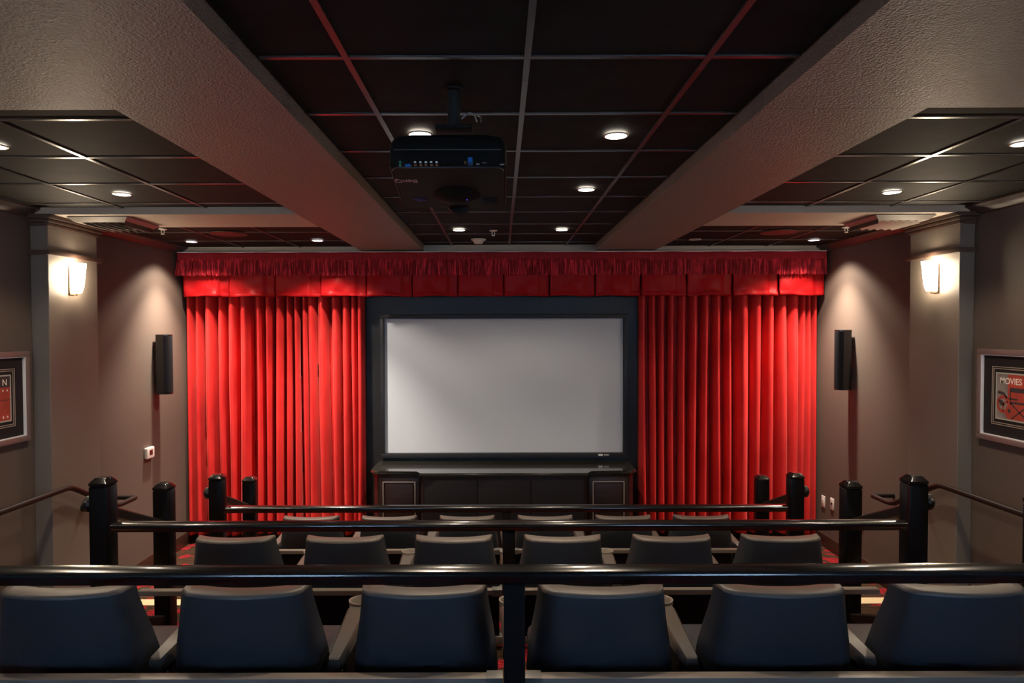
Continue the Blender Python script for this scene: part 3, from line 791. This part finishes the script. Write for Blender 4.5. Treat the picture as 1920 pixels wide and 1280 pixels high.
# round ceiling loudspeakers
for x, lab in ((-2.50, 'dark round ceiling loudspeaker, thermostat side'), (2.56, 'dark round ceiling loudspeaker, outlet side')):
    t = thing('ceiling_loudspeaker', lab, 'loudspeaker', (x, 6.40, ZS-.004), group='round ceiling loudspeakers')
    bm = new(); lathe(bm, [(.145, 0), (.148, -.006), (.165, -.008), (.170, 0)], n=36, caps=False); obj('rim', bm, M['speaker_red'], t)
    bm = new(); lathe(bm, [(.146, -.004), (.10, -.007), (.0, -.008)], n=36, caps=False); obj('grille', bm, M['speaker_red'], t)
# sprinklers
def sprinkler(x, y, z, lab):
    t = thing('fire_sprinkler', lab, 'sprinkler', (x, y, z), group='white fire sprinklers')
    bm = new(); lathe(bm, [(.012, 0), (.036, 0), (.036, -.006), (.018, -.012), (.010, -.014)], n=20, caps=False); obj('escutcheon', bm, M['white'], t)
    bm = new()
    for q in (-1, 1): tube(bm, [(q*.007, 0, -.010), (q*.014, 0, -.026), (q*.010, 0, -.040), (0, 0, -.046)], .0035, 6)
    obj('yoke', bm, M['white'], t)
    bm = new(); lathe(bm, [(.0, -.050), (.016, -.050), (.016, -.046), (.0, -.046)], n=16, caps=False); obj('deflector', bm, M['white'], t)
sprinkler(-2.96, 6.10, ZS-.004, 'white fire sprinkler beyond the diffuser over the thermostat wall')
sprinkler(3.03, 6.10, ZS-.004, 'white fire sprinkler beyond the diffuser over the outlet wall')
sprinkler(-.066, 6.35, ZT-.004, 'white fire sprinkler in the tray ceiling beside the smoke detector')
t = thing('smoke_detector', 'white round smoke detector on the tray ceiling before the valance', 'smoke detector', (-.22, 6.95, ZT-.004))
bm = new(); lathe(bm, [(.0, 0), (.074, 0), (.074, -.010), (.066, -.016)], n=28, caps=False); obj('base', bm, M['white'], t)
bm = new(); lathe(bm, [(.054, -.014), (.050, -.030), (.038, -.046), (.0, -.048)], n=28, caps=False); obj('sensor_head', bm, M['white'], t)

# projector on its ceiling mount
t = thing('projector_mount', 'black ceiling pole and plate carrying the projector', 'mount', (-.176, 2.66, ZT))
bm = new(); lathe(bm, [(.0, -.006), (.034, -.006), (.035, 0)], n=24, caps=False); obj('ceiling_plate', bm, M['proj'], t)
bm = new(); tube(bm, [(0, 0, -.01), (0, 0, -.15)], .024, 16); obj('pole', bm, mat('black_pole', (.02, .019, .017), .4, .15), t)
bm = new(); box(bm, -.07, .07, -.04, .05, -.158, -.144, bev=.005); obj('bracket', bm, M['proj'], t)
for k, (a, b) in enumerate((((.03, -.02, -.12), (.062, -.03, -.10)), ((.062, -.03, -.10), (.09, -.07, -.146)), ((.09, -.03, -.11), (.105, -.07, -.146)))):
    bm = new(); mid = (Vector(a)+Vector(b))/2 + Vector((.006, -.01, .004)); tube(bm, [a, mid, b], .0028, 6); obj('cable', bm, M['grey_cable'], t)
TILT = math.radians(-12)
pj = thing('projector', 'large black ceiling projector hung upside down, connectors and lettering towards the seats', 'projector', (-.196, 2.575, ZC+.607), (TILT, 0, 0))
# local: x across, y towards the screen, z up; underside at z=0
def rrect(x0, x1, y0, y1, r, z, n=5):
    out = []
    for cx, cy, a0 in ((x1-r, y1-r, 0), (x0+r, y1-r, 90), (x0+r, y0+r, 180), (x1-r, y0+r, 270)):
        for k in range(n+1):
            a = math.radians(a0+90*k/n); out.append((cx+r*math.cos(a), cy+r*math.sin(a), z))
    return out
HW = .219
bm = new(); ring_loft(bm, [rrect(-HW+.006, HW-.006, .008, .402, .03, 0.004), rrect(-HW, HW, 0, .41, .03, .012), rrect(-HW, HW, 0, .41, .03, .095), rrect(-HW+.012, HW-.012, .006, .40, .03, .120), rrect(-HW+.045, HW-.045, .025, .37, .04, .138)])
obj('case', bm, M['proj'], pj, 30)
bm = new(); ring_loft(bm, [rrect(-HW+.012, HW-.012, .012, .395, .03, -.001), rrect(-HW+.010, HW-.010, .010, .398, .03, .005)]); obj('underside_cover', bm, M['proj_under'], pj, 30)
bm = new(); box(bm, -HW+.02, HW-.02, -.003, .002, .064, .067); obj('panel_seam', bm, M['plate_metal'], pj)
bm = new(); lathe(bm, [(.0, -.022), (.035, -.022), (.060, -.016), (.085, -.008), (.100, .001)], c=(.02, .265, 0), n=32, caps=False); obj('lens_dome', bm, M['proj'], pj, 50)
bm = new(); lathe(bm, [(.0, .40), (.052, .40), (.052, .435), (.046, .440), (.040, .428), (.0, .422)], c=(.02, 0, .030), axis='Y', n=28, caps=False); obj('lens_barrel', bm, M['proj'], pj, 40)
def P(px): return (px-939)/F*2.57 + .196
z0 = .009
bm = new()
for p, z in ((752, .016), (752, .004)): lathe(bm, [(.0015, -.006), (.0045, -.006), (.0045, .002)], c=(P(p), 0, z), axis='Y', n=12, caps=False)
obj('audio_jack', bm, M['green'], pj)
for p, z in ((766, .020), (766, .003)):
    bm = new(); box(bm, P(p)-.010, P(p)+.010, -.004, .002, z-.005, z+.005, bev=.001); v = obj('data_port', bm, M['blue'] if z < .01 else M['panel'], pj)
    bm = new()
    for q in (-.014, .014): lathe(bm, [(.0, -.006), (.0022, -.006), (.0022, .002)], c=(P(p)+q, 0, z), axis='Y', n=8, caps=False)
    obj('port_screw', bm, M['silver'], v)
for p in (780.5, 790.5, 800.5, 810.5, 820.5):
    bm = new(); lathe(bm, [(.0, -.008), (.002, -.008), (.002, -.010), (.006, -.012), (.0065, -.004), (.008, 0), (.008, .002)], c=(P(p), 0, z0), axis='Y', n=14, caps=False); obj('coax_jack', bm, M['silver'], pj)
bm = new(); box(bm, P(844)-.013, P(844)+.013, -.004, .002, z0-.006, z0+.006, bev=.001); v = obj('data_port', bm, M['panel'], pj)
bm = new()
for q in (-.016, .016): lathe(bm, [(.0, -.006), (.003, -.006), (.003, .002)], c=(P(844)+q, 0, z0), axis='Y', n=8, caps=False)
obj('port_screw', bm, M['silver'], v)
bm = new(); lathe(bm, [(.0018, -.010), (.0045, -.010), (.005, .002)], c=(P(874), 0, z0+.004), axis='Y', n=12, caps=False); obj('phono_jack', bm, mat('gold', (.6, .42, .18), .3, metal=.8), pj)
bm = new(); box(bm, P(883)-.009, P(883)+.009, -.030, .002, z0-.006, z0+.014, bev=.003); obj('cable_plug', bm, M['blue'], pj)
bm = new(); box(bm, P(897)-.006, P(897)+.006, -.003, .002, z0-.002, z0+.001); box(bm, P(909)-.007, P(909)+.007, -.003, .002, z0+.003, z0+.005); box(bm, P(942)-.008, P(942)+.008, -.003, .002, z0-.004, z0-.001); obj('vent_slot', bm, M['white'], pj)
text_mesh('case_lettering', 'BenQ', .040, M['logo_copper'], pj, Matrix.Translation((-.168, .125, -.0014)) @ Matrix(((-1, 0, 0, 0), (0, 1, 0, 0), (0, 0, -1, 0), (0, 0, 0, 1))), .0006, width=.086)
bm = new(); lathe(bm, [(.0, -.004), (.030, -.003), (.032, .001)], n=24, caps=False); bm.transform(Matrix.Translation((-.135, .31, 0)) @ Matrix.Diagonal((1, .45, 1, 1))); obj('sensor_window', bm, M['purple'], pj)
bm = new(); box(bm, .058, .062, .262, .266, -.021, -.013); obj('status_light', bm, M['led'], pj)
for k in range(3):
    bm = new(); box(bm, .12, .185, .29+k*.02, .302+k*.02, -.003, .001, bev=.001); obj('vent_slat', bm, M['proj'], pj)
